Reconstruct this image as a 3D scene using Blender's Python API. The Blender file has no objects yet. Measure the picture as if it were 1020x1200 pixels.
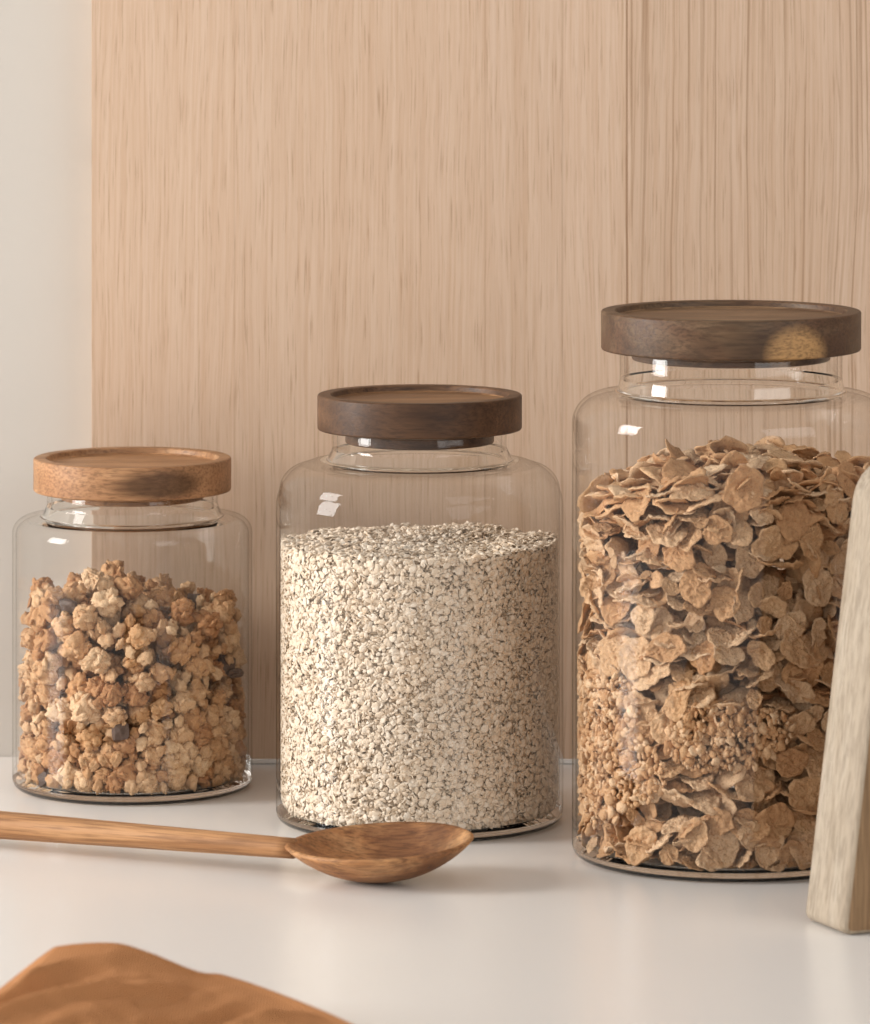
import bpy, math, random
import numpy as np
from mathutils import Vector, Matrix, Euler, noise as mnoise

random.seed(7)
rng = np.random.default_rng(11)
sc = bpy.context.scene
COL = sc.collection
PI = math.pi

# ------------------------------------------------------------------ camera model (pixels of the 1020x1200 photograph)
F, Y0, CX, H = 6500.0, -180.0, 510.0, 0.4757
def at(px, py, d):
    return Vector(((px - CX) / F * d, d, H - (py - Y0) / F * d))
def on_counter(px, py):
    d = F * H / (py - Y0)
    return Vector(((px - CX) / F * d, d, 0.0))

# ------------------------------------------------------------------ helpers
def mesh_from(name, verts, faces, smooth=True):
    me = bpy.data.meshes.new(name)
    me.from_pydata([tuple(v) for v in verts], [], [tuple(f) for f in faces])
    me.update()
    if smooth:
        me.polygons.foreach_set('use_smooth', [True] * len(me.polygons))
    return me

def mesh_np(name, V, T, smooth=True):
    """fast triangle mesh from numpy arrays"""
    me = bpy.data.meshes.new(name)
    me.vertices.add(len(V)); me.vertices.foreach_set('co', V.astype(np.float32).ravel())
    me.loops.add(T.size); me.loops.foreach_set('vertex_index', T.astype(np.int32).ravel())
    me.polygons.add(len(T))
    me.polygons.foreach_set('loop_start', np.arange(0, T.size, 3, dtype=np.int32))
    me.polygons.foreach_set('use_smooth', np.full(len(T), smooth))
    me.update(calc_edges=True)
    me.validate()
    return me

def link(name, me, mat=None, parent=None, loc=None):
    o = bpy.data.objects.new(name, me)
    COL.objects.link(o)
    if mat is not None and me is not None and len(me.materials) == 0:
        me.materials.append(mat)
    if parent is not None:
        o.parent = parent
    if loc is not None:
        o.location = loc
    return o

def tag(o, label=None, cat=None, group=None, kind=None):
    if label: o['label'] = label
    if cat: o['category'] = cat
    if group: o['group'] = group
    if kind: o['kind'] = kind
    return o

def fillet(pts, n=10):
    """pts: (r, z, radius) polyline -> rounded polyline"""
    out = []
    for i, p in enumerate(pts):
        rad = p[2] if len(p) > 2 else 0
        P = Vector((p[0], p[1]))
        if rad <= 0 or i == 0 or i == len(pts) - 1:
            out.append(P); continue
        A = Vector(pts[i-1][:2]); B = Vector(pts[i+1][:2])
        a = (A - P).normalized(); b = (B - P).normalized()
        ang = a.angle(b)
        t = min(rad / math.tan(ang / 2), (A - P).length * .49 if i > 1 else (A - P).length * .9,
                (B - P).length * .95)
        r = t * math.tan(ang / 2)
        c = P + (a + b).normalized() * (r / math.sin(ang / 2))
        s = P + a * t; e = P + b * t
        a0 = math.atan2(*(s - c).yx); a1 = math.atan2(*(e - c).yx)
        da = (a1 - a0 + PI) % (2 * PI) - PI
        for k in range(n + 1):
            w = a0 + da * k / n
            out.append(c + Vector((math.cos(w), math.sin(w))) * r)
    return out

def lathe(name, prof, seg=128):
    """prof: list of (r, z); r == 0 ends become poles"""
    verts, faces, rows = [], [], []
    for (r, z) in prof:
        if r < 1e-7:
            rows.append([len(verts)]); verts.append((0, 0, z))
        else:
            rows.append(list(range(len(verts), len(verts) + seg)))
            for k in range(seg):
                w = 2 * PI * k / seg
                verts.append((r * math.cos(w), r * math.sin(w), z))
    for A, B in zip(rows[:-1], rows[1:]):
        for k in range(seg):
            k2 = (k + 1) % seg
            if len(A) == 1 and len(B) == 1: continue
            if len(A) == 1: faces.append((A[0], B[k2], B[k]))
            elif len(B) == 1: faces.append((A[k], A[k2], B[0]))
            else: faces.append((A[k], A[k2], B[k2], B[k]))
    return mesh_from(name, verts, faces)

def box_mesh(name, x0, x1, y0, y1, z0, z1, bevel=0.0):
    import bmesh
    bm = bmesh.new()
    bmesh.ops.create_cube(bm, size=1)
    for v in bm.verts:
        v.co = Vector(((x0 + x1) / 2 + v.co.x * (x1 - x0), (y0 + y1) / 2 + v.co.y * (y1 - y0), (z0 + z1) / 2 + v.co.z * (z1 - z0)))
    if bevel:
        bmesh.ops.bevel(bm, geom=bm.edges[:], offset=bevel, segments=3, profile=.5, affect='EDGES')
    me = bpy.data.meshes.new(name); bm.to_mesh(me); bm.free()
    return me

# ------------------------------------------------------------------ materials
def srgb(r, g, b):
    f = lambda c: (c/255/12.92 if c/255 <= .04045 else ((c/255 + .055) / 1.055) ** 2.4)
    return (f(r), f(g), f(b), 1)

class NT:
    def __init__(self, name):
        self.m = bpy.data.materials.new(name); self.m.use_nodes = True
        self.t = self.m.node_tree; self.t.nodes.clear()
        self.out = self.t.nodes.new('ShaderNodeOutputMaterial')
    def n(self, typ, **kw):
        nd = self.t.nodes.new('ShaderNode' + typ)
        for k, v in kw.items():
            if k.startswith('i_'):
                key = k[2:].replace('_', ' ')
                nd.inputs[key].default_value = v
            else: setattr(nd, k, v)
        return nd
    def l(self, a, b): self.t.links.new(a, b)
    def coords(self, scale=(1, 1, 1), kind='Object', loc=(0, 0, 0), rot=(0, 0, 0)):
        tc = self.n('TexCoord'); mp = self.n('Mapping')
        mp.inputs['Scale'].default_value = scale; mp.inputs['Location'].default_value = loc
        mp.inputs['Rotation'].default_value = rot
        self.l(tc.outputs[kind], mp.inputs['Vector']); return mp.outputs['Vector']
    def noise(self, vec, scale, detail=4, rough=.55, dist=0, dim='3D'):
        nd = self.n('TexNoise'); nd.noise_dimensions = dim
        nd.inputs['Scale'].default_value = scale; nd.inputs['Detail'].default_value = detail
        nd.inputs['Roughness'].default_value = rough; nd.inputs['Distortion'].default_value = dist
        self.l(vec, nd.inputs['Vector']); return nd.outputs['Fac']
    def ramp(self, fac, stops, interp='LINEAR'):
        nd = self.n('ValToRGB'); cr = nd.color_ramp; cr.interpolation = interp
        while len(cr.elements) > 1: cr.elements.remove(cr.elements[-1])
        cr.elements[0].position = stops[0][0]; cr.elements[0].color = stops[0][1]
        for p, c in stops[1:]:
            e = cr.elements.new(p); e.color = c
        self.l(fac, nd.inputs['Fac']); return nd.outputs['Color']
    def mix(self, fac, a, b, mode='MIX'):
        nd = self.n('Mix'); nd.data_type = 'RGBA'; nd.blend_type = mode
        for sock, v in ((nd.inputs[0], fac), (nd.inputs[6], a), (nd.inputs[7], b)):
            if hasattr(v, 'is_linked') or hasattr(v, 'links'): self.l(v, sock)
            else: sock.default_value = v
        return nd.outputs[2]
    def math(self, op, a, b=0, c=None, clamp=False):
        nd = self.n('Math'); nd.operation = op; nd.use_clamp = clamp
        for sock, v in zip(nd.inputs, (a, b, c)):
            if v is None: continue
            if hasattr(v, 'links'): self.l(v, sock)
            else: sock.default_value = v
        return nd.outputs[0]
    def bump(self, h, strength=.3, dist=.001):
        nd = self.n('Bump'); nd.inputs['Strength'].default_value = strength; nd.inputs['Distance'].default_value = dist
        self.l(h, nd.inputs['Height']); return nd.outputs['Normal']
    def bsdf(self, color=None, rough=.5, normal=None, **kw):
        b = self.n('BsdfPrincipled')
        if color is not None:
            if hasattr(color, 'links'): self.l(color, b.inputs['Base Color'])
            else: b.inputs['Base Color'].default_value = color
        if hasattr(rough, 'links'): self.l(rough, b.inputs['Roughness'])
        else: b.inputs['Roughness'].default_value = rough
        if normal is not None: self.l(normal, b.inputs['Normal'])
        for k, v in kw.items(): b.inputs[k.replace('_', ' ')].default_value = v
        self.l(b.outputs[0], self.out.inputs['Surface']); return b

def G(v): return (v, v, v, 1)

def mat_counter():
    t = NT('white_quartz')
    v = t.coords()
    n = t.noise(v, 9, 3); n2 = t.noise(v, 420, 2)
    c = t.mix(n, srgb(238, 234, 229), srgb(236, 231, 226))
    c = t.mix(t.math('MULTIPLY', n2, .05), c, srgb(205, 196, 186))
    r = t.ramp(t.noise(v, 26, 4), [(.3, G(.22)), (.7, G(.30))])
    t.bsdf(c, .25, Specular_IOR_Level=.5); return t.m

def mat_wall():
    t = NT('painted_wall'); v = t.coords()
    c = t.mix(t.noise(v, 3, 3), srgb(200, 194, 186), srgb(196, 189, 180))
    t.bsdf(c, .75, t.bump(t.noise(v, 240, 3), .08, .0006)); return t.m

def mat_panel():
    t = NT('oak_veneer')
    tc = t.n('TexCoord'); sp = t.n('SeparateXYZ'); t.l(tc.outputs['Object'], sp.inputs[0])
    x = sp.outputs['X']
    # vertical veneer strips of differing tone and grain
    strips = [(-.178, 0), (-.104, .35), (.026, .62), (.066, .2), (.0995, .85), (.236, .4), (.36, .1), (.5, .6)]
    rp = t.n('ValToRGB'); cr = rp.color_ramp; cr.interpolation = 'CONSTANT'
    fx = t.math('MULTIPLY_ADD', x, 1/.9, .2 / .9)
    t.l(fx, rp.inputs['Fac'])
    cr.elements.remove(cr.elements[-1])
    cr.elements[0].position = 0; cr.elements[0].color = G(.5)
    for px, val in strips:
        e = cr.elements.new((px + .2) / .9); e.color = G(val)
    strip = rp.outputs['Color']
    off = t.n('CombineXYZ'); t.l(t.math('MULTIPLY', strip, 7.3), off.inputs['X']); t.l(t.math('MULTIPLY', strip, 3.1), off.inputs['Z'])
    ad = t.n('VectorMath', operation='ADD'); t.l(tc.outputs['Object'], ad.inputs[0]); t.l(off.outputs[0], ad.inputs[1])
    wv = t.n('Mapping'); wv.inputs['Scale'].default_value = (9, 1, 3.2); t.l(ad.outputs[0], wv.inputs['Vector'])
    wo = t.n('CombineXYZ'); t.l(t.math('MULTIPLY', t.math('SUBTRACT', t.noise(wv.outputs['Vector'], 1, 3, .5), .5), .016), wo.inputs['X'])
    ad2 = t.n('VectorMath', operation='ADD'); t.l(ad.outputs[0], ad2.inputs[0]); t.l(wo.outputs[0], ad2.inputs[1])
    def mapped(s):
        mp = t.n('Mapping'); mp.inputs['Scale'].default_value = s; t.l(ad2.outputs[0], mp.inputs['Vector']); return mp.outputs['Vector']
    broad = t.noise(mapped((34, 1, .9)), 1, 4, .6, .6)
    mid = t.noise(mapped((300, 1, 3.2)), 1, 4, .6, .3)
    fine = t.noise(mapped((760, 1, 11)), 1, 3, .6, .15)
    pore = t.noise(mapped((1300, 1, 34)), 1, 2, .5)
    lines = t.noise(mapped((560, 1, 2.4)), 1, 3, .55, .2)
    c = t.ramp(broad, [(.25, srgb(206, 177, 152)), (.5, srgb(211, 184, 160)), (.78, srgb(215, 189, 167))])
    c = t.mix(t.ramp(mid, [(.35, G(.26)), (.62, G(0))]), c, srgb(198, 163, 133))
    c = t.mix(t.ramp(fine, [(.34, G(.42)), (.6, G(0))]), c, srgb(188, 152, 121))
    # distinct brown grain lines, strongest in the right-hand strip
    right = t.math('GREATER_THAN', x, .0995)
    ls = t.math('MULTIPLY_ADD', right, .68, .05)
    lm = t.ramp(lines, [(.32, G(1)), (.47, G(0))])
    c = t.mix(t.math('MULTIPLY', lm, ls), c, srgb(152, 116, 84))
    c = t.mix(t.ramp(pore, [(.30, G(.6)), (.42, G(0))]), c, srgb(160, 126, 96))
    tone = t.n('HueSaturation'); t.l(c, tone.inputs['Color'])
    t.l(t.math('MULTIPLY_ADD', strip, -.06, 1.03), tone.inputs['Value'])
    c = tone.outputs['Color']
    # veneer joints: hairline darker
    for jx, s in ((.0995, .75), (-.104, .16), (.026, .2), (.066, .25), (.236, .4)):
        d = t.math('ABSOLUTE', t.math('SUBTRACT', x, jx))
        k = t.math('MULTIPLY', t.math('LESS_THAN', d, .00045), s)
        c = t.mix(k, c, srgb(140, 100, 68))
    h = t.math('ADD', fine, pore)
    t.bsdf(c, .48, t.bump(h, .12, .0006), Specular_IOR_Level=.35); return t.m

def mat_wood(name, light, mid, dark, streak=.5, rot=(0, 0, 0), loc=(0, 0, 0), patch=None, scale=1.0, rough=.48, spec=.28, redden=None, stretch=1.0, axis='X', dist=1.4):
    """side-grained turned wood, grain along local X"""
    t = NT(name)
    o_ = (lambda a, b, c: (a, b, c)) if axis == 'X' else (lambda a, b, c: (c, b, a))
    v = t.coords(o_(6*scale/stretch, 46*scale, 60*scale), rot=rot, loc=loc)
    vf = t.coords(o_(52*scale/stretch, 760*scale, 820*scale), rot=rot, loc=loc)
    vl = t.coords(o_(10*scale/stretch, 16*scale, 20*scale), rot=rot, loc=loc)
    big = t.noise(vl, 1, 4, .55, 1.2)
    band = t.noise(v, 1, 5, .6, dist)
    fine = t.noise(vf, 1, 3, .6, .2)
    c = t.ramp(band, [(.28, dark), (.5, mid), (.72, light)])
    c = t.mix(t.ramp(big, [(.42, G(0)), (.62, G(streak))]), c, dark)
    if redden is not None:
        c = t.mix(t.ramp(t.noise(vl, 1.7, 2, .5, .5), [(.45, G(0)), (.7, G(.6))]), c, redden)
    if patch is not None:
        (cx, cy, cz), (rx, ry, rz), col = patch
        tc = t.n('TexCoord'); mp = t.n('Mapping')
        mp.inputs['Location'].default_value = (-cx/rx, -cy/ry, -cz/rz); mp.inputs['Scale'].default_value = (1/rx, 1/ry, 1/rz)
        t.l(tc.outputs['Object'], mp.inputs['Vector'])
        ln = t.n('VectorMath', operation='LENGTH'); t.l(mp.outputs[0], ln.inputs[0])
        d = t.math('ADD', ln.outputs['Value'], t.math('MULTIPLY_ADD', band, .3, -.15))
        c = t.mix(t.ramp(d, [(.58, G(.95)), (1.04, G(0))]), c, t.mix(t.math('MULTIPLY', fine, .35), col, mid))
    c = t.mix(t.ramp(fine, [(.36, G(.55)), (.56, G(0))]), c, t.mix(.5, dark, (0.02, .012, .008, 1)))
    h = t.math('ADD', fine, band)
    t.bsdf(c, t.math('MULTIPLY_ADD', fine, .2, rough - .1), t.bump(h, .18, .0006), Specular_IOR_Level=spec); return t.m

def mat_glass_solid(tint=(.985, .985, .975, 1)):
    t = NT('clear_glass_thick')
    b = t.n('BsdfGlass'); b.inputs['IOR'].default_value = 1.46; b.inputs['Roughness'].default_value = 0
    b.inputs['Color'].default_value = tint
    t.l(b.outputs[0], t.out.inputs['Surface']); return t.m

def mat_glass():
    """thin blown wall: Fresnel reflection over clear transmission with the dark refracted edge lines tinted in at glancing angles"""
    t = NT('clear_glass_wall')
    lw = t.n('LayerWeight'); lw.inputs['Blend'].default_value = .5
    f = lw.outputs['Facing']
    tr = t.n('BsdfTransparent'); gl = t.n('BsdfGlossy'); gl.inputs['Roughness'].default_value = .015
    col = t.ramp(f, [(0, (.998, .998, .996, 1)), (.84, (.993, .991, .986, 1)), (.93, (.88, .86, .82, 1)), (.965, (.55, .49, .42, 1)), (.99, (.20, .16, .12, 1))])  # dark rims of bent and reflected light imitated by the tint
    t.l(col, tr.inputs['Color'])
    fr = t.math('MULTIPLY_ADD', t.math('POWER', f, 5), .68, .019)
    mx = t.n('MixShader'); t.l(fr, mx.inputs[0]); t.l(tr.outputs[0], mx.inputs[1]); t.l(gl.outputs[0], mx.inputs[2])
    t.l(mx.outputs[0], t.out.inputs['Surface']); return t.m

def mat_silicone():
    t = NT('clear_silicone')
    t.bsdf(srgb(214, 205, 192), .35, Transmission_Weight=.55, IOR=1.41); return t.m

def mat_food(name, stops, speck, scale, bump=.35, bdist=.0006, attr=False, var=.5, rough=.7, sss=.0, speckamt=.5):
    t = NT(name)
    v = t.coords()
    n = t.noise(v, scale, 5, .6); n2 = t.noise(v, scale * 4.2, 3, .6)
    if attr:
        a = t.n('Attribute'); a.attribute_name = 'tone'; r = a.outputs['Fac']
    else:
        r = t.n('ObjectInfo').outputs['Random']
    fac = t.math('ADD', t.math('MULTIPLY', n, 1 - var), t.math('MULTIPLY', r, var), clamp=True)
    c = t.ramp(fac, stops)
    c = t.mix(t.ramp(n2, [(.33, G(speckamt)), (.47, G(0))]), c, speck)
    h = t.math('ADD', n, t.math('MULTIPLY', n2, .5))
    t.bsdf(c, rough, t.bump(h, bump, bdist), Specular_IOR_Level=.25); return t.m

M_counter = mat_counter(); M_wall = mat_wall(); M_panel = mat_panel()
M_glass = mat_glass(); M_glass_solid = mat_glass_solid(); M_sil = mat_silicone()
M_lid_small = mat_wood('acacia_light', srgb(200, 158, 118), srgb(178, 134, 95), srgb(124, 84, 54), .45, loc=(1.3, .4, .2), redden=srgb(180, 130, 92),
                       patch=((.019, -.047, -.0005), (.032, .02, .0085), srgb(62, 40, 25)))
M_lid_mid = mat_wood('acacia_dark', srgb(126, 92, 66), srgb(98, 70, 49), srgb(62, 43, 32), .45, loc=(.2, 2.4, .7))
M_lid_tall = mat_wood('acacia_brown', srgb(134, 111, 85), srgb(104, 80, 58), srgb(66, 47, 35), .6, loc=(4.2, .9, 1.7), redden=srgb(104, 70, 50),
                      patch=((.0275, -.0545, -.0066), (.0175, .02, .0145), srgb(206, 160, 106)))
M_rec_small = mat_wood('acacia_top_light', srgb(196, 152, 112), srgb(180, 134, 94), srgb(134, 92, 60), .5, loc=(.6, 1.1, .1), scale=.8)
M_rec_mid_lit = mat_wood('acacia_top_dark_lit', srgb(172, 132, 94), srgb(146, 108, 74), srgb(100, 70, 48), .6, loc=(1.6, 1.9, .1), scale=.8)  # same lid wood made lighter: light on the recess put into the colour
M_rec_tall_lit = mat_wood('acacia_top_brown_lit', srgb(166, 136, 102), srgb(142, 112, 82), srgb(98, 72, 52), .6, loc=(2.6, .1, .3), scale=.8)  # lid wood again, with the recess's top light painted into its tones
M_spoon = mat_wood('olive_wood', srgb(214, 168, 120), srgb(188, 138, 92), srgb(98, 58, 34), .8, loc=(2.9, .3, .9), redden=srgb(172, 114, 68), rough=.5, stretch=.55, dist=2.6, patch=((.004, .012, -.008), (.017, .03, .02), srgb(96, 56, 32)))
M_handle = mat_wood('olive_wood_handle', srgb(204, 159, 115), srgb(185, 137, 94), srgb(138, 92, 58), .4, loc=(.2, .7, .4), rough=.5, stretch=1.6)
M_board = mat_wood('weathered_board', srgb(188, 175, 158), srgb(180, 165, 146), srgb(158, 141, 120), .2, loc=(.4, .2, 1.2), rough=.6, spec=.25, scale=.9, stretch=3.0, axis='Z')
GR = [(.18, srgb(172, 119, 78)), (.44, srgb(203, 156, 111)), (.78, srgb(233, 199, 160))]
FK = [(.12, srgb(190, 141, 99)), (.45, srgb(214, 170, 126)), (.88, srgb(238, 206, 170))]
M_board_face_shaded = mat_wood('board_face_shaded', srgb(166, 138, 106), srgb(150, 121, 90), srgb(124, 96, 68), .3, loc=(.1, .6, .2), rough=.6, spec=.2, stretch=2.0, axis='Z')  # brown wood of the broad face, its shade put into the colour
M_granola = mat_food('toasted_oats', GR, srgb(156, 104, 64), 3.2, .8, .0010)
M_granola_s = mat_food('toasted_oats_stuff', GR, srgb(156, 104, 64), 220, .5, .0010, attr=True)
M_choc = mat_food('dark_chocolate', [(.2, srgb(84, 68, 60)), (.8, srgb(112, 94, 84))], srgb(62, 48, 42), 1.2, .3, rough=.6)
M_oats = mat_food('oat_flake', [(.1, srgb(224, 202, 176)), (.45, srgb(240, 221, 198)), (.85, srgb(248, 236, 220))], srgb(206, 176, 142), 420, .3, .0004, attr=True, var=.45, speckamt=.35)
M_flake = mat_food('bran_flake', FK, srgb(160, 108, 68), 3.4, .9, .0012, speckamt=.6, var=.6)
M_flake_s = mat_food('bran_flake_stuff', FK, srgb(160, 108, 68), 260, .7, .0010, attr=True, speckamt=.6, var=.6)

def mat_cloth():
    t = NT('rust_linen')
    v = t.coords()
    wv = t.n('TexWave'); wv.inputs['Scale'].default_value = 260; t.l(v, wv.inputs['Vector'])
    wv2 = t.n('TexWave', bands_direction='Y'); wv2.inputs['Scale'].default_value = 260; t.l(v, wv2.inputs['Vector'])
    n = t.noise(v, 40, 4)
    c = t.mix(n, srgb(200, 141, 94), srgb(184, 123, 76))
    h = t.math('ADD', wv.outputs['Fac'], wv2.outputs['Fac'])
    c = t.mix(t.math('MULTIPLY', h, .12), c, srgb(214, 160, 114))
    b = t.bsdf(c, .85, t.bump(h, .6, .0008), Specular_IOR_Level=.15)
    return t.m
M_cloth = mat_cloth()

# ------------------------------------------------------------------ setting
D_PANEL, D_WALL = 2.876, 2.900
ct = link('countertop', box_mesh('countertop', -1.3, 1.5, 1.3, D_WALL, -.04, 0, .002), M_counter); tag(ct, kind='structure')
wl = link('back_wall', box_mesh('back_wall', -1.3, 1.5, D_WALL, D_WALL + .1, -.04, 1.3), M_wall); tag(wl, kind='structure')
pn = link('wood_panel', box_mesh('wood_panel', -.1781, .72, D_PANEL, D_WALL - .0005, .0026, 1.25, .00012), M_panel); tag(pn, kind='structure')
sb = link('sealant_bead', box_mesh('sealant_bead', -.1781, .72, D_PANEL - .0016, D_PANEL + .004, .0002, .0026, .0006), M_counter, ct)

# ------------------------------------------------------------------ jars
JARS = {
 'small': dict(X=-.1531, Y=2.8060, R=.0606, rb=.0085, rs=.0085, zsh=.1370, zring=.1372, Rring=.0458, Rneck=.0430, ztop=.1498, lid=(.0500, .1500, .1668), plug=(.0362, .1458)),
 'medium': dict(X=-.0075, Y=2.7104, R=.0702, rb=.0088, rs=.0228, zsh=.1750, zring=.1762, Rring=.0455, Rneck=.0424, ztop=.1908, lid=(.0500, .1910, .2082), plug=(.0364, .1845)),
 'tall': dict(X=.1396, Y=2.6160, R=.0750, rb=.0092, rs=.0150, zsh=.2165, zring=.2192, Rring=.0535, Rneck=.0524, ztop=.2383, lid=(.0613, .2385, .2570), plug=(.0468, .2338)),
}
TW = .0017
def jar(key, label, lid_mat, lid_label, rec_mat):
    j = JARS[key]
    root = bpy.data.objects.new('glass_jar', None); COL.objects.link(root)
    root.location = (j['X'], j['Y'], 0)
    tag(root, label, 'jar', 'lidded glass jars')
    R, rb, rs = j['R'], j['rb'], j['rs']
    zt = j['ztop']
    outer = fillet([(0, .0014), (R - .018, .0014, .004), (R - .0105, .0001, .002), (R, .0001, rb), (R, j['zsh'], rs),
                    (j['Rring'], j['zring'], .0016), (j['Rneck'], j['zring'] + .006, .004), (j['Rneck'], zt - .0012), (j['Rneck'] - .0003, zt - .0003), (j['Rneck'] - .0012, zt)], 12)
    t = TW
    inner = fillet([(j['Rneck'] - .0022, zt), (j['Rneck'] - t - .0003, zt - .0006), (j['Rneck'] - t - .0004, j['zring'] + .0055, .004), (j['Rring'] - t, j['zring'] - t - .0004, .0014),
                    (R - t, j['zsh'] - t, rs - t * .8), (R - t, .0046, rb - t * .6), (0, .0046)], 12)
    gb = link('glass_body', lathe('glass_body', [(p.x, p.y) for p in outer + inner]), M_glass, root)
    gb.data.materials.append(M_glass_solid)
    for p in gb.data.polygons:
        c = p.center; r = math.hypot(c.x, c.y)
        if c.z < .0064 or (j['zring'] - .0028 < c.z < j['zring'] + .0040 and r < j['Rring'] + .0030): p.material_index = 1
    # lid: turned wooden disc with a recessed top and a plug below
    LR, z0, z1 = j['lid']; zc = (z0 + z1) / 2
    rim = .0066; dep = .0032
    prof = fillet([(0, z0 - zc), (LR, z0 - zc, .0011), (LR, z1 - zc, .0011), (LR - rim, z1 - zc, .0009), (LR - rim - .0007, z1 - zc - dep, .0012), (0, z1 - zc - dep)], 6)
    pr = [(p.x, p.y) for p in prof]
    lid = link('lid', lathe('lid', pr, 160), lid_mat, root, (0, 0, zc))
    lid.data.materials.append(rec_mat)
    if lid_label: lid['label'] = lid_label
    for p in lid.data.polygons:
        c = p.center
        if c.z > 0 and c.z < z1 - zc - dep + .0008 and math.hypot(c.x, c.y) < LR - rim - .0004: p.material_index = 1
    PR, pz = j['plug']
    pp = fillet([(PR, z0 - zc - .0001), (PR, pz - zc, .0008), (0, pz - zc)], 5)
    link('stopper', lathe('stopper', [(p.x, p.y) for p in pp], 128), lid_mat, lid)
    Rn = j['Rneck'] - t - .0009
    zs = (z0 - zc) - .0002
    ring = fillet([(PR + .0001, zs), (Rn - .0004, zs, .0002), (Rn, zs - .00045, .0002), (Rn - .0004, zs - .0009, .0002), (PR + .0001, zs - .0009), (PR + .0001, zs)], 3)
    link('seal_ring', lathe('seal_ring', [(p.x, p.y) for p in ring], 128), M_sil, lid)
    return root

jar('small', 'small glass jar of granola clusters with light brown wooden lid', M_lid_small, 'light orange-brown wooden lid with dark streaks', M_rec_small)
jar('medium', 'medium glass jar of pale rolled oats with dark brown wooden lid', M_lid_mid, 'dark brown wooden lid with recessed top tinted as if lit from above', M_rec_mid_lit)
jar('tall', 'largest glass jar holding bran flakes with wide brown wooden lid', M_lid_tall, 'wide brown wooden lid with a pale sapwood patch', M_rec_tall_lit)

# ------------------------------------------------------------------ food
def ico(sub):
    import bmesh
    bm = bmesh.new(); bmesh.ops.create_icosphere(bm, subdivisions=sub, radius=1)
    V = np.array([v.co[:] for v in bm.verts]); T = np.array([[v.index for v in f.verts] for f in bm.faces]); bm.free()
    return V, T
ICO2, ICO3, ICO1 = ico(2), ico(3), ico(1)

def rot_np(e): return np.array(Euler(e).to_matrix())
def rand_rot(): return np.array(Euler((random.uniform(0, 2*PI), math.acos(random.uniform(-1, 1)), random.uniform(0, 2*PI))).to_matrix())
def lump(V, amp, f, seed):
    o = Vector((seed * 3.17, seed * 1.31, seed * 7.7))
    d = np.array([mnoise.noise(Vector(v) * f + o) + .5 * mnoise.noise(Vector(v) * f * 2.3 + o) for v in V])
    return V * (1 + amp * d)[:, None]

def cluster_mesh(k):
    """unit granola cluster: puffed, flattened oat nubs stuck together"""
    Vs, Ts, n = [], [], 0
    V0, T0 = ICO3
    core = lump(V0, .25, 1.6, k + 50) * np.array([.62, .55, .5])
    Vs.append(core); Ts.append(T0); n += len(core)
    cnt = random.choice([10, 13, 16, 20])
    for i in range(cnt):
        # fibonacci-like spread
        ph = i * 2.39996 + random.uniform(-.3, .3); z = 1 - 2 * (i + .5) / cnt + random.uniform(-.1, .1); z = max(-.95, min(.95, z))
        r = math.sqrt(1 - z*z); d = np.array([r * math.cos(ph), r * math.sin(ph), z])
        s = random.uniform(.26, .45)
        V = lump(V0, .42, 1.7, k * 17 + i); V = lump(V, .24, 4.0, k * 13 + i)
        V = V * np.array([s, s * random.uniform(.6, .95), s * random.uniform(.3, .62)])
        Rm = np.array(Vector(d).to_track_quat('Z', 'Y').to_matrix()) @ rot_np((random.uniform(-1, 1), random.uniform(-1, 1), random.uniform(0, 6.3)))
        V = V @ Rm.T + d * random.uniform(.40, .56)
        Vs.append(V); Ts.append(T0 + n); n += len(V)
    V = np.concatenate(Vs); V /= np.abs(V).max()
    return V, np.concatenate(Ts)

def nugget_mesh(k):
    V = lump(ICO3[0], .5, 1.5, k + 200); V = lump(V, .2, 4.0, k + 300)
    V = V * np.array([1, random.uniform(.7, .95), random.uniform(.5, .8)])
    # crease like an oat grain
    V[:, 2] -= .16 * np.exp(-(V[:, 1] / .16) ** 2) * (V[:, 2] > 0)
    return V / np.abs(V).max(), ICO3[1]

def chunk_mesh(k):
    V = ICO2[0].copy()
    V = np.sign(V) * np.abs(V) ** .5
    V = lump(V, .45, 1.2, k + 400) * np.array([1, random.uniform(.6, .9), random.uniform(.45, .7)])
    return V / np.abs(V).max(), ICO2[1]

def relax(P, r, Rin, zfl, ceil_fn, iters=85):
    for it in range(iters):
        P[:, 2] -= .0009 * (1 - it / iters)
        D = P[:, None, :] - P[None, :, :]
        d = np.sqrt((D ** 2).sum(-1)) + 1e-9
        ov = (r[:, None] + r[None, :]) * .93 - d
        np.fill_diagonal(ov, -1)
        ov = np.where(ov > 0, ov, 0)
        push = (D / d[..., None] * (ov * .28)[..., None]).sum(1)
        L = np.linalg.norm(push, axis=1, keepdims=True); push *= np.minimum(1, .004 / (L + 1e-9))
        P += push
        rr = np.hypot(P[:, 0], P[:, 1]); lim = Rin - r
        f = np.where(rr > lim, lim / np.maximum(rr, 1e-9), 1); P[:, :2] *= f[:, None]
        P[:, 2] = np.maximum(P[:, 2], zfl + r * .8)
    return P

def merged(name, parts, mat):
    """parts: list of (V world-local, T, tone) -> ONE mesh with a per-vertex tone attribute"""
    n = 0; Vs, Ts, tone = [], [], []
    for V, T, a in parts:
        Vs.append(V); Ts.append(T + n); n += len(V); tone.append(np.full(len(V), a))
    me = mesh_np(name, np.concatenate(Vs), np.concatenate(Ts))
    at_ = me.attributes.new('tone', 'FLOAT', 'POINT'); at_.data.foreach_set('value', np.concatenate(tone).astype(np.float32))
    me.materials.append(mat)
    return me

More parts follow.
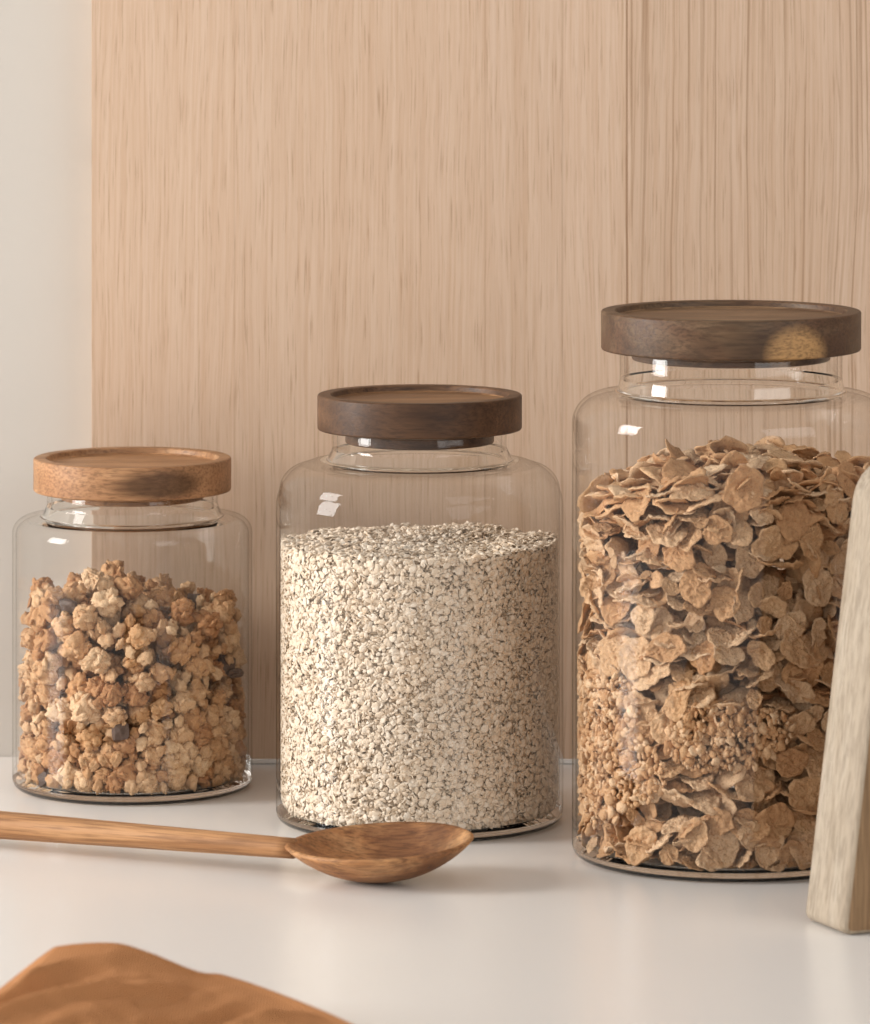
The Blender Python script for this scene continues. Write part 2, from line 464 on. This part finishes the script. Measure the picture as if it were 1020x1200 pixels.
def fit_inside(V, Rin, zfl):
    """shift a piece (jar-local verts) so that it stays inside the glass"""
    sh = np.zeros(3)
    for _ in range(4):
        rr = np.hypot(V[:, 0], V[:, 1]); i = rr.argmax()
        if rr[i] > Rin:
            d = -V[i, :2] / rr[i] * (rr[i] - Rin); V = V.copy(); V[:, :2] += d; sh[:2] += d
    zm = V[:, 2].min()
    if zm < zfl: V = V.copy(); V[:, 2] += zfl - zm; sh[2] += zfl - zm
    return V, sh

# ---- granola in the small jar
def build_granola():
    j = JARS['small']; Rin = j['R'] - TW - .0006; zfl = .0048
    big = [cluster_mesh(k) for k in range(14)]
    nug = [nugget_mesh(k) for k in range(8)]
    cho = [chunk_mesh(k) for k in range(4)]
    bm_ = [mesh_np('granola_cluster', V, T) for V, T in big]
    nm_ = [mesh_np('oat_nugget', V, T) for V, T in nug]
    cm_ = [mesh_np('chocolate_chunk', V, T, False) for V, T in cho]
    for m in bm_ + nm_: m.materials.append(M_granola)
    for m in cm_: m.materials.append(M_choc)
    N = 1350
    u = rng.random(N)
    r = np.where(u < .36, rng.uniform(.0056, .0084, N), rng.uniform(.0029, .0047, N))
    kind = np.where(u < .36, 0, 1); kind[rng.random(N) < .045] = 2
    r[kind == 2] = rng.uniform(.0036, .0058, (kind == 2).sum())
    w = rng.random(N) * 2 * PI; q = np.sqrt(rng.random(N)) * Rin * .92
    P = np.stack([q * np.cos(w), q * np.sin(w), rng.uniform(.01, .16, N)], 1)
    P = relax(P, r, Rin, zfl, None)
    top = np.percentile(P[:, 2] + r, 98)
    x = P[:, 0] / Rin; y = P[:, 1] / Rin
    lvl = .0992 + .0085 * np.exp(-((x + .22) / .38) ** 2 - ((y + .1) / .7) ** 2) - .0075 * np.clip(x + .1, 0, 1) + .002 * y
    P[:, 2] = zfl + (P[:, 2] - zfl) * (lvl - zfl) / (top - zfl)
    # visibility score: close to the front glass, or on top
    rr = np.hypot(P[:, 0], P[:, 1]) + r
    front = np.where(P[:, 1] < .012, rr / Rin, rr / Rin - .8)
    topness = (P[:, 2] + r) / lvl
    score = np.maximum(front, topness - .02 + .1 * (topness > .93)) + 2.0 * r
    order = np.argsort(-score)
    rest = []
    n_ind = {0: 0, 1: 0, 2: 0}
    for i in order:
        k = kind[i]; Vb, T = (big, nug, cho)[k][i % len((big, nug, cho)[k])]; meb = (bm_, nm_, cm_)[k][i % len((big, nug, cho)[k])]
        Rm = rand_rot(); s = r[i] * (1.16 if k == 0 else 1.12)
        V = Vb @ (Rm * s).T + P[i]
        V, sh = fit_inside(V, Rin, zfl)
        if sum(n_ind.values()) < 300:
            n_ind[k] += 1
            nm = ('granola_cluster', 'oat_nugget', 'chocolate_chunk')[k]
            o = bpy.data.objects.new(nm, meb); COL.objects.link(o)
            o.location = Vector(P[i] + sh) + Vector((j['X'], j['Y'], 0))
            o.rotation_euler = Matrix(Rm.tolist()).to_euler(); o.scale = (s, s, s)
            ontop = topness[i] > .93
            where = ('on top of the heap' if ontop else 'packed below the top') + ' in the small jar'
            if k == 0: tag(o, 'knobbly golden granola cluster ' + where, 'granola', 'golden granola clusters ' + ('on top' if ontop else 'below the top'))
            elif k == 1: tag(o, 'single small toasted oat nugget ' + where, 'granola', 'small oat nuggets ' + ('on top' if ontop else 'below the top'))
            else: tag(o, 'dark chocolate chunk among the granola ' + where, 'chocolate', 'chocolate chunks ' + ('on top' if ontop else 'below the top'))
        elif k != 2:
            rest.append((V, T, random.random()))
    me = merged('granola', rest, M_granola_s)
    o = link('granola', me, None, None, (j['X'], j['Y'], 0)); tag(o, 'golden granola filling the depth of the small jar', 'granola', None, 'stuff')
    print('granola individuals', n_ind, 'rest', len(rest))
build_granola()

# ---- flake meshes
def flake(nr, na, k, thick, curl, irr, bumpy):
    """closed thin irregular disc of radius ~1, returns V,T"""
    ph = [random.uniform(0, 6.3) for _ in range(6)]; am = [irr * random.uniform(.4, 1) / (i + 1) ** .6 for i in range(6)]
    ca, cb, tw = random.uniform(-curl, curl), random.uniform(-curl, curl), random.uniform(-curl, curl) * .6
    el = random.uniform(.66, 1)
    o = Vector((k * 5.1, k * 2.7, k * 9.3))
    def surf(s, a):
        R = s * (1 + (sum(am[i] * math.sin((i + 2) * a + ph[i]) for i in range(6)) + irr * .55 * mnoise.noise(Vector((math.cos(a) * 4.5, math.sin(a) * 4.5, 8)) + o)) * s)
        x = R * math.cos(a); y = R * math.sin(a) * el
        z = ca * x * x + cb * y * y + tw * x * y
        z += bumpy * (mnoise.noise(Vector((x * 2.0, y * 2.0, 0)) + o) + .8 * mnoise.noise(Vector((x * 4.5, y * 4.5, 3)) + o) + .75 * mnoise.noise(Vector((x * 9, y * 9, 5)) + o) + .4 * mnoise.noise(Vector((x * 17, y * 17, 7)) + o))
        return x, y, z
    V, T = [], []
    for side in (1, -1):
        base = len(V)
        x, y, z = surf(0, 0); V.append((x, y, z + side * thick))
        for i in range(1, nr + 1):
            s = i / nr
            th = thick * (1 if i < nr else .35)
            for q in range(na):
                x, y, z = surf(s, 2 * PI * q / na); V.append((x, y, z + side * th))
        def idx(i, q): return base if i == 0 else base + 1 + (i - 1) * na + q % na
        for q in range(na):
            f = (idx(0, 0), idx(1, q), idx(1, q + 1)); T.append(f if side > 0 else f[::-1])
            for i in range(1, nr):
                for f in ((idx(i, q), idx(i+1, q), idx(i+1, q+1)), (idx(i, q), idx(i+1, q+1), idx(i, q+1))):
                    T.append(f if side > 0 else f[::-1])
    half = len(V) // 2
    for q in range(na):
        a, b = 1 + (nr-1)*na + q, 1 + (nr-1)*na + (q+1) % na
        T.append((a, half + a, half + b)); T.append((a, half + b, b))
    return np.array(V), np.array(T)

# ---- bran flakes in the largest jar
def build_flakes():
    j = JARS['tall']; Rin = j['R'] - TW - .0005; zfl = .0048
    hi = [flake(13, 54, k, .046, .20, .10, .12) for k in range(16)]
    lo = [flake(6, 22, k + 40, .06, .22, .10, .12) for k in range(8)]
    hm = [mesh_np('bran_flake', V, T) for V, T in hi]
    for m in hm: m.materials.append(M_flake)
    def level(x, y):
        a = math.atan2(x, -y)
        return .1830 + .009 * math.exp(-((x - .004) / .045) ** 2 - (y / .05) ** 2) - .014 * max(0, -x / Rin - .35) / .65 + .001 * math.sin(3 * a)
    def crumbzone(x, y, z):
        # pockets of fine crumbs low in the front of the jar
        if y > .02: return False
        X = x / Rin
        wv = mnoise.noise(Vector((x * 38, y * 38, z * 38)))
        a = ((X + .10) / .38) ** 2 + ((z - .0665) / .0160) ** 2
        b = ((X + .90) / .40) ** 2 + ((z - .056) / .034) ** 2
        return min(a, b) + .75 * wv < 1
    spots = []
    for layer, depth in enumerate((.0035, .0105, .0185, .028)):
        r0 = Rin - depth
        dz, ds = (.0108, .0120) if layer < 2 else (.013, .0145)
        nz = int(.20 / dz)
        for iz in range(nz):
            nt = int(2 * PI * r0 / ds)
            for it in range(nt):
                w = 2 * PI * (it + .5 * (iz % 2) + random.uniform(-.42, .42)) / nt
                z = zfl + .0022 + (iz + random.uniform(-.42, .42)) * dz
                x, y = r0 * math.cos(w), r0 * math.sin(w)
                if layer >= 2 and y > .03: continue
                if z > level(x, y) - .003: continue
                if layer < 1 and crumbzone(x, y, z) and random.random() < .9: continue
                spots.append((x, y, z, layer, 0))
    # the heap's top surface
    for lay in range(3):
        n = 95
        for i in range(n):
            q = math.sqrt((i + .5) / n) * (Rin - .006); w = i * 2.39996 + lay
            x, y = q * math.cos(w) + random.uniform(-.004, .004), q * math.sin(w) + random.uniform(-.004, .004)
            if math.hypot(x, y) > Rin - .004: continue
            spots.append((x, y, level(x, y) - .0035 - lay * .006 + random.uniform(-.002, .0025), lay, 1))
    items = []
    for (x, y, z, layer, top) in spots:
        s = random.uniform(.0068, .0114)
        if random.random() < .30: s *= random.uniform(.4, .75)
        rad = Vector((x, y, 0)).normalized() if x or y else Vector((0, -1, 0))
        u = random.random()
        if top:
            n = Vector((random.gauss(0, .45), random.gauss(0, .45), 1))
        elif u < ((.34 if z > .115 else .52) if layer == 0 else .3):
            n = rad + Vector((random.gauss(0, .28), random.gauss(0, .28), random.gauss(.15, .34)))
        elif u < .85:
            n = Vector((random.gauss(0, .35), random.gauss(0, .35), 1)) + rad * random.uniform(0, .7)
        else:
            n = Vector((random.gauss(0, 1), random.gauss(0, 1), random.gauss(0, 1)))
        R3 = np.array(n.to_track_quat('Z', 'Y').to_matrix()) @ rot_np((0, 0, random.uniform(0, 6.3)))
        vis = (1.0 if top and layer == 0 else .0) + (2 if (layer == 0 and not top and y < -.008) else 0) + (1.2 if (layer == 1 and not top and y < -.02 and crumbzone(x, y, z) is False) else 0) - y * 8
        items.append((vis, x, y, z, s, R3, top, layer))
    items.sort(key=lambda a: -a[0])
    rest = []; cnt = 0
    for vis, x, y, z, s, R3, top, layer in items:
        ind = cnt < 300
        Vb, T = (hi[cnt % len(hi)] if ind else lo[len(rest) % len(lo)])
        V = Vb @ (R3 * s).T + np.array([x, y, z])
        V, sh = fit_inside(V, Rin, zfl)
        if ind:
            o = bpy.data.objects.new('bran_flake', hm[cnt % len(hm)]); COL.objects.link(o)
            o.location = (x + sh[0] + j['X'], y + sh[1] + j['Y'], z + sh[2])
            o.rotation_euler = Matrix(R3.tolist()).to_euler(); o.scale = (s, s, s)
            ontop = z > level(x, y) - .010; low = z < .05
            where = 'lying on top of the heap' if ontop else ('near the base' if low else 'packed in the middle')
            tag(o, 'crinkled toasted bran flake ' + where + ' of the largest jar', 'cereal flake',
                'bran flakes ' + ('on top of the heap' if ontop else 'near the base' if low else 'in the middle'))
            cnt += 1
        else:
            rest.append((V, T, random.random()))
    o = link('bran_flakes', merged('bran_flakes', rest, M_flake_s), None, None, (j['X'], j['Y'], 0))
    tag(o, 'mass of bran flakes behind the front ones in the largest jar', 'cereal flakes', None, 'stuff')
    # crumbs
    cv = [(lump(ICO1[0], .45, 1.4, k + 600), ICO1[1]) for k in range(8)]
    cv2 = [(lump(lump(ICO2[0], .55, 1.5, k + 700), .25, 3.5, k), ICO2[1]) for k in range(8)]
    parts = []
    tries = 0
    while len(parts) < 3400 and tries < 60000:
        tries += 1
        w = random.uniform(PI * .95, PI * 1.95); dep = random.random() ** 1.5 * .011 + .0016
        q = Rin - dep; x, y = q * math.cos(w), q * math.sin(w); z = random.uniform(.012, .10)
        if not crumbzone(x, y, z): continue
        s = random.uniform(.0008, .0020) if random.random() < .78 else random.uniform(.002, .0036)
        Vb, T = random.choice(cv2 if dep < .006 else cv)
        V = Vb @ (rand_rot() * s * np.array([1, .8, .5])).T + np.array([x, y, z])
        V, sh = fit_inside(V, Rin, zfl)
        parts.append((V, T, random.random()))
    o = link('cereal_crumbs', merged('cereal_crumbs', parts, M_flake_s), None, None, (j['X'], j['Y'], 0))
    tag(o, 'pocket of fine cereal crumbs among bran flakes in the largest jar', 'cereal crumbs', None, 'stuff')
    print('flakes', cnt, 'rest', len(rest), 'crumbs', len(parts))
build_flakes()

# ---- rolled oats in the medium jar
def build_oats():
    j = JARS['medium']; Rin = j['R'] - TW - .0005; zfl = .0048
    fl = [flake(2, 9, k + 80, .085, .26, .14, .08) for k in range(14)]
    def level(x, y): return .1362 + .0016 * mnoise.noise(Vector((x * 60, y * 60, 1))) + .0030 * mnoise.noise(Vector((x * 25, y * 25, 4)))
    # inner edge radius follows the rounded base of the glass
    def rlim(z):
        rb = j['rb'] - TW * .6
        if z < zfl + rb:
            q = 1 - max(0, (z - zfl)) / rb
            return Rin - rb * (1 - math.sqrt(max(0, 1 - q * q))) - .0002
        return Rin
    parts = []
    def put(x, y, z, n, s):
        R3 = np.array(n.to_track_quat('Z', 'Y').to_matrix()) @ rot_np((0, 0, random.uniform(0, 6.3)))
        Vb, T = random.choice(fl)
        V = Vb @ (R3 * s).T + np.array([x, y, z])
        V, sh = fit_inside(V, rlim(V[:, 2].mean()), zfl)
        parts.append((V, T, random.random()))
    for layer, depth in enumerate((.0006, .0015, .0026)):
        d = (.0019, .0021, .0026)[layer]
        z = zfl + .001
        while z < .1358:
            r0 = rlim(z) - depth
            nt = int(2 * PI * r0 / d)
            for it in range(nt):
                w = 2 * PI * (it + random.uniform(-.6, .6)) / nt
                if math.sin(w) > (.9, .35, .25)[layer]: continue
                zz = z + random.uniform(-.6, .6) * d
                x, y = r0 * math.cos(w), r0 * math.sin(w)
                if zz > level(x, y): continue
                s = random.uniform(.0010, .0026) * (1 if random.random() < .6 else .5)
                rad = Vector((math.cos(w), math.sin(w), 0))
                pt = .58 + .5 * mnoise.noise(Vector((x * 45, y * 45, zz * 45)))
                if random.random() < pt: n = rad + Vector((random.gauss(0, .35), random.gauss(0, .35), random.gauss(0, .42)))
                else: n = Vector((random.gauss(0, .8), random.gauss(0, .8), random.gauss(0, 1)))
                put(x, y, zz, n, s)
            z += d
    for lay in range(2):
        d = .0025; k = int(Rin / d)
        for ix in range(-k, k + 1):
            for iy in range(-k, k + 1):
                x, y = (ix + random.uniform(-.6, .6)) * d, (iy + random.uniform(-.6, .6)) * d
                if math.hypot(x, y) > Rin - .001: continue
                put(x, y, level(x, y) - lay * .0014, Vector((random.gauss(0, .5), random.gauss(0, .5), 1)), random.uniform(.0011, .0024))
    # the packed bulk underneath
    prof = [(0, zfl + .001)] + [(rlim(zfl + .001 + q) - .0029, zfl + .001 + q) for q in (0, .002, .004, .008, .012)] + [(Rin - .0029, .1330), (0, .1336)]
    me0 = lathe('bulk', prof, 64); me0.calc_loop_triangles()
    V = np.array([v.co[:] for v in me0.vertices]); T = np.array([t.vertices[:] for t in me0.loop_triangles])
    parts.append((V, T, .35)); bpy.data.meshes.remove(me0)
    o = link('rolled_oats', merged('rolled_oats', parts, M_oats), None, None, (j['X'], j['Y'], 0))
    tag(o, 'pale rolled oats filling the medium jar to three quarters', 'rolled oats', None, 'stuff')
    print('oats', len(parts))
build_oats()

# ------------------------------------------------------------------ wooden spoon
def build_spoon():
    A = at(336, 986, 2.562); B = at(553, 984, 2.537)           # bowl ends at the rim
    c = (A + B) / 2; ax = (B - A); L = ax.length / 2; ux = ax.normalized()
    uy = Vector((0, 0, 1)).cross(ux).normalized()              # towards the wall
    uz = ux.cross(uy).normalized()
    tilt = .10                                                 # the far rim stands a little higher
    Mb = Matrix.Rotation(tilt, 3, ux)
    uy = Mb @ uy; uz = Mb @ uz
    root = bpy.data.objects.new('wooden_spoon', None); COL.objects.link(root); root.location = (c.x, c.y, 0)
    tag(root, 'long wooden spoon with round bowl lying on the counter before the jars', 'spoon')
    W = .0335; DEP = .0175; TH = .0032
    na, nr = 72, 16
    V, T = [], []
    def P(s, a, inner):
        # egg outline: rounder at the tip, drawn in towards the handle
        x = math.cos(a); y = math.sin(a)
        wid = W * (1 + .06 * x) * (1 - (.05 if x < 0 else 0) * x * x)
        if inner:
            rx, ry, d = (L - TH) * s, (wid - TH) * s, (DEP - .0042)
            z = -d * (1 - s ** 2.3)
        else:
            rx, ry, d = L * s, wid * s, DEP
            z = -d * (1 - s ** 2.2) ** .92 - .0002
        return (rx * x, ry * y, z)
    def grid(inner):
        base = len(V); V.append(P(0, 0, inner))
        for i in range(1, nr + 1):
            s = (i / nr) ** .85
            for q in range(na): V.append(P(s, 2 * PI * q / na, inner))
        def idx(i, q): return base if i == 0 else base + 1 + (i - 1) * na + q % na
        for q in range(na):
            f = (idx(0, 0), idx(1, q), idx(1, q+1)); T.append(f if inner else f[::-1])
            for i in range(1, nr):
                f = (idx(i, q), idx(i+1, q), idx(i+1, q+1), idx(i, q+1)); T.append(f if inner else f[::-1])
        return base
    b0 = grid(False); b1 = grid(True)
    # rounded rim
    mid = len(V)
    for q in range(na):
        a = Vector(V[b0 + 1 + (nr-1)*na + q]); b = Vector(V[b1 + 1 + (nr-1)*na + q]); m = (a + b) / 2; V.append((m.x, m.y, m.z + .0008))
    for q in range(na):
        q2 = (q + 1) % na
        o0, o1 = b0 + 1 + (nr-1)*na + q, b0 + 1 + (nr-1)*na + q2
        i0, i1 = b1 + 1 + (nr-1)*na + q, b1 + 1 + (nr-1)*na + q2
        T.append((o0, o1, mid + q2, mid + q)); T.append((mid + q, mid + q2, i1, i0))
    R = Matrix((ux, uy, uz)).transposed()
    me = mesh_from('bowl', V, T)
    bowl = link('bowl', me, M_spoon, root)
    # rest the bowl on the counter
    zmin = c.z + min((R @ v.co).z for v in me.vertices)
    lift = -zmin + .0002
    bowl.location = (0, 0, c.z + lift); bowl.rotation_euler = R.to_euler()
    print('spoon lift', lift)
    # handle: tapered round stick running back to the left
    h0 = A + Vector((.0035, -.0005, lift - .0026)); 
    h1 = at(-8, 966, 2.632); h1.z = max(h1.z, .0075)
    h2 = h1 + (h1 - h0).normalized() * .14; h2.z = .0072
    pts = []
    for k in range(41):
        t = k / 40
        p = h0.lerp(h1, t / .55) if t <= .55 else h1.lerp(h2, (t - .55) / .45)
        pts.append((p, .0049 + .0019 * min(1, t / .55) - (.002 * max(0, (t - .96) / .04) ** 2)))
    V, T = [], []; ns = 28
    for i, (p, r) in enumerate(pts):
        d = (pts[min(i+1, 40)][0] - pts[max(i-1, 0)][0]).normalized()
        sx = Vector((0, 0, 1)).cross(d).normalized(); sy = d.cross(sx)
        wob = 1 + .02 * math.sin(i * .9)
        for q in range(ns):
            a = 2 * PI * q / ns
            V.append(p + sx * math.cos(a) * r * 1.04 * wob + sy * math.sin(a) * r * .97)
    for i in range(40):
        for q in range(ns):
            q2 = (q + 1) % ns; T.append((i*ns + q, i*ns + q2, (i+1)*ns + q2, (i+1)*ns + q))
    T.append(tuple(range(ns))[::-1]); T.append(tuple(range(40*ns, 41*ns)))
    # local frame along the stick so the grain follows it
    d = (h0 - h1).normalized(); sx = Vector((0, 0, 1)).cross(d).normalized(); sy = d.cross(sx)
    Rh = Matrix((d, sx, sy)).transposed()
    V = [Rh.transposed() @ (v - h0) for v in V]
    hd = link('handle', mesh_from('handle', V, T), M_handle, root)
    hd.location = h0 - Vector((c.x, c.y, 0)); hd.rotation_euler = Rh.to_euler()
build_spoon()

# ------------------------------------------------------------------ rust-coloured napkin in front
def build_napkin():
    sil = [(-150, 1285), (-60, 1212), (0, 1163), (53, 1121), (74, 1112), (132, 1109), (173, 1120), (230, 1143), (263, 1148), (322, 1168), (400, 1200), (495, 1248), (600, 1310)]
    D0 = 2.26
    # ridge line in world: the far edge of the bunched cloth, a little above the counter
    rid = []
    for (x, y) in sil:
        p = at(x, y, D0)
        d = D0 if p.z > .012 else None
        if d is None:
            d = (H - .012) * F / (y - Y0); p = at(x, y, d)
        rid.append(p)
    n_u, n_v = 150, 80
    V, T = [], []
    def rl(u):
        f = u * (len(rid) - 1); i = min(int(f), len(rid) - 2); t = f - i
        # catmull-rom
        p0, p1, p2, p3 = rid[max(i-1, 0)], rid[i], rid[i+1], rid[min(i+2, len(rid)-1)]
        return .5 * ((2*p1) + (p2 - p0) * t + (2*p0 - 5*p1 + 4*p2 - p3) * t*t + (3*p1 - p0 - 3*p2 + p3) * t**3)
    for iu in range(n_u):
        u = iu / (n_u - 1); r = rl(u)
        for iv in range(n_v):
            v = iv / (n_v - 1)
            if v < .12:      # drop behind the ridge to the counter
                q = 1 - v / .12
                off = .020 * math.sin(q * PI / 2); z = r.z * math.cos(q * PI / 2) ** .8 + .0012
                p = Vector((r.x, r.y + off, z))
            else:
                q = (v - .12) / .88
                base = r.z * (1 - .55 * q) 
                x = r.x - .03 * q; y = r.y - .22 * q
                # diagonal folds running from upper right to lower left
                f = (x * .8 - y * .62)
                g = x * .62 + y * .8; e = min(1, q * 5)
                wrp = .012 * mnoise.noise(Vector((x * 18, y * 18, 9)))
                z = base + e * (.011 * mnoise.noise(Vector(((f + wrp) * 42, g * 6, 0))) + .0045 * (1 - 2 * abs(mnoise.noise(Vector(((f + wrp) * 62, g * 9, 5))))) + .0016 * mnoise.noise(Vector(((f + wrp) * 150, g * 22, 7))) + .0010 * mnoise.noise(Vector((x * 110, y * 110, 2))))
                p = Vector((x, y, max(z, .0015)))
            V.append(p)
    for iu in range(n_u - 1):
        for iv in range(n_v - 1):
            a = iu * n_v + iv; T.append((a, a + n_v, a + n_v + 1, a + 1))
    me = mesh_from('cloth_napkin', V, T)
    o = link('cloth_napkin', me, M_cloth)
    md = o.modifiers.new('thickness', 'SOLIDIFY'); md.thickness = .0011; md.offset = 1
    tag(o, 'crumpled rust brown cloth napkin on the counter in the foreground', 'napkin')
build_napkin()

# ------------------------------------------------------------------ wooden board at the right
def build_board():
    C = on_counter(989, 1098); Lp = on_counter(941, 1079)
    w = (Lp - C); TH = w.length; w.normalize()
    u = Vector((-w.y, w.x, 0)); u = u if u.x > 0 else -u
    # outline in (u, z): tapering towards a rounded top
    hgt = .2045; slope = .118 / max(u.x, .3)
    out = fillet([(0.06, 0), (0, 0, .004), (slope * hgt, hgt, .022), (.19 - slope * hgt, hgt, .022), (.19, 0, .004), (.06, 0)], 8)
    root_loc = C.copy()
    import bmesh
    bm = bmesh.new()
    vs = [bm.verts.new((p.x, 0, p.y)) for p in out[:-1]]
    f = bm.faces.new(vs)
    ex = bmesh.ops.extrude_face_region(bm, geom=[f])
    for v in [g for g in ex['geom'] if isinstance(g, bmesh.types.BMVert)]: v.co.y += TH
    bmesh.ops.recalc_face_normals(bm, faces=bm.faces[:])
    ed = [e for e in bm.edges if len(e.link_faces) == 2 and e.link_faces[0].normal.angle(e.link_faces[1].normal) > 1.0 and abs(e.verts[0].co.y - e.verts[1].co.y) < 1e-5]
    bmesh.ops.bevel(bm, geom=ed, offset=.0028, segments=4, profile=.5, affect='EDGES')
    me = bpy.data.meshes.new('cutting_board'); bm.to_mesh(me); bm.free()
    me.polygons.foreach_set('use_smooth', [True] * len(me.polygons))
    me.set_sharp_from_angle(angle=.6)
    o = link('cutting_board', me, M_board)
    me.materials.append(M_board_face_shaded)
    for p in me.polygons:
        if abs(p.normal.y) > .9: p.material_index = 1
    o.location = root_loc + Vector((0, 0, .0003)); o.rotation_euler = Matrix((u, w, Vector((0, 0, 1)))).transposed().to_euler()
    tag(o, 'weathered pale wooden board standing on edge beside the largest jar', 'board')
build_board()

# ------------------------------------------------------------------ light
def area(name, loc, target, sx, sy, power, col):
    ld = bpy.data.lights.new(name, 'AREA'); ld.shape = 'RECTANGLE'; ld.size = sx; ld.size_y = sy; ld.energy = power; ld.color = col
    o = bpy.data.objects.new(name, ld); COL.objects.link(o); o.location = loc
    o.rotation_euler = (Vector(target) - Vector(loc)).to_track_quat('-Z', 'Y').to_euler()
    return o
area('window_light', (-1.9, 2.36, .62), (0, 2.66, .12), .62, .85, 39, (1, .985, .965))
area('room_window_light', (1.5, 1.05, .85), (.05, 2.7, .1), 1.5, 1.2, 14.5, (1, .98, .955))

w = bpy.data.worlds.new('World'); sc.world = w; w.use_nodes = True
nt = w.node_tree; bg = nt.nodes['Background']
tc = nt.nodes.new('ShaderNodeTexCoord'); dt = nt.nodes.new('ShaderNodeVectorMath'); dt.operation = 'DOT_PRODUCT'
dt.inputs[1].default_value = Vector((-.72, -.52, .46)).normalized()
nt.links.new(tc.outputs['Generated'], dt.inputs[0])
mr = nt.nodes.new('ShaderNodeMapRange'); mr.interpolation_type = 'SMOOTHSTEP'
for q, v in zip(('From Min', 'From Max', 'To Min', 'To Max'), (-.55, 1.0, .13, .66)): mr.inputs[q].default_value = v
nt.links.new(dt.outputs['Value'], mr.inputs['Value']); nt.links.new(mr.outputs['Result'], bg.inputs['Strength'])
bg.inputs[0].default_value = (1, .98, .955, 1)

# ------------------------------------------------------------------ camera
cd = bpy.data.cameras.new('camera'); cam = bpy.data.objects.new('camera', cd); COL.objects.link(cam)
cam.location = (0, 0, H); cam.rotation_euler = (PI / 2, 0, 0)
cd.sensor_fit = 'VERTICAL'; cd.sensor_height = 36; cd.sensor_width = 36
cd.lens = F / 1200 * 36; cd.shift_y = -(600 - Y0) / 1200
cd.clip_start = .05; cd.clip_end = 50
cd.dof.use_dof = True; cd.dof.focus_distance = 2.68; cd.dof.aperture_fstop = 17
sc.camera = cam

sc.view_settings.view_transform = 'Standard'; sc.view_settings.look = 'None'
sc.view_settings.exposure = .15; sc.view_settings.gamma = 1
sc.view_settings.use_curve_mapping = False
c = sc.cycles
c.use_denoising = True
try: c.denoiser = 'OPENIMAGEDENOISE'
except Exception: pass
c.max_bounces = 11; c.transmission_bounces = 10; c.transparent_max_bounces = 8; c.diffuse_bounces = 3; c.glossy_bounces = 4
c.caustics_refractive = True; c.caustics_reflective = False
c.sample_clamp_indirect = 10; c.blur_glossy = .2
c.use_adaptive_sampling = True; c.adaptive_threshold = .03; c.adaptive_min_samples = 12
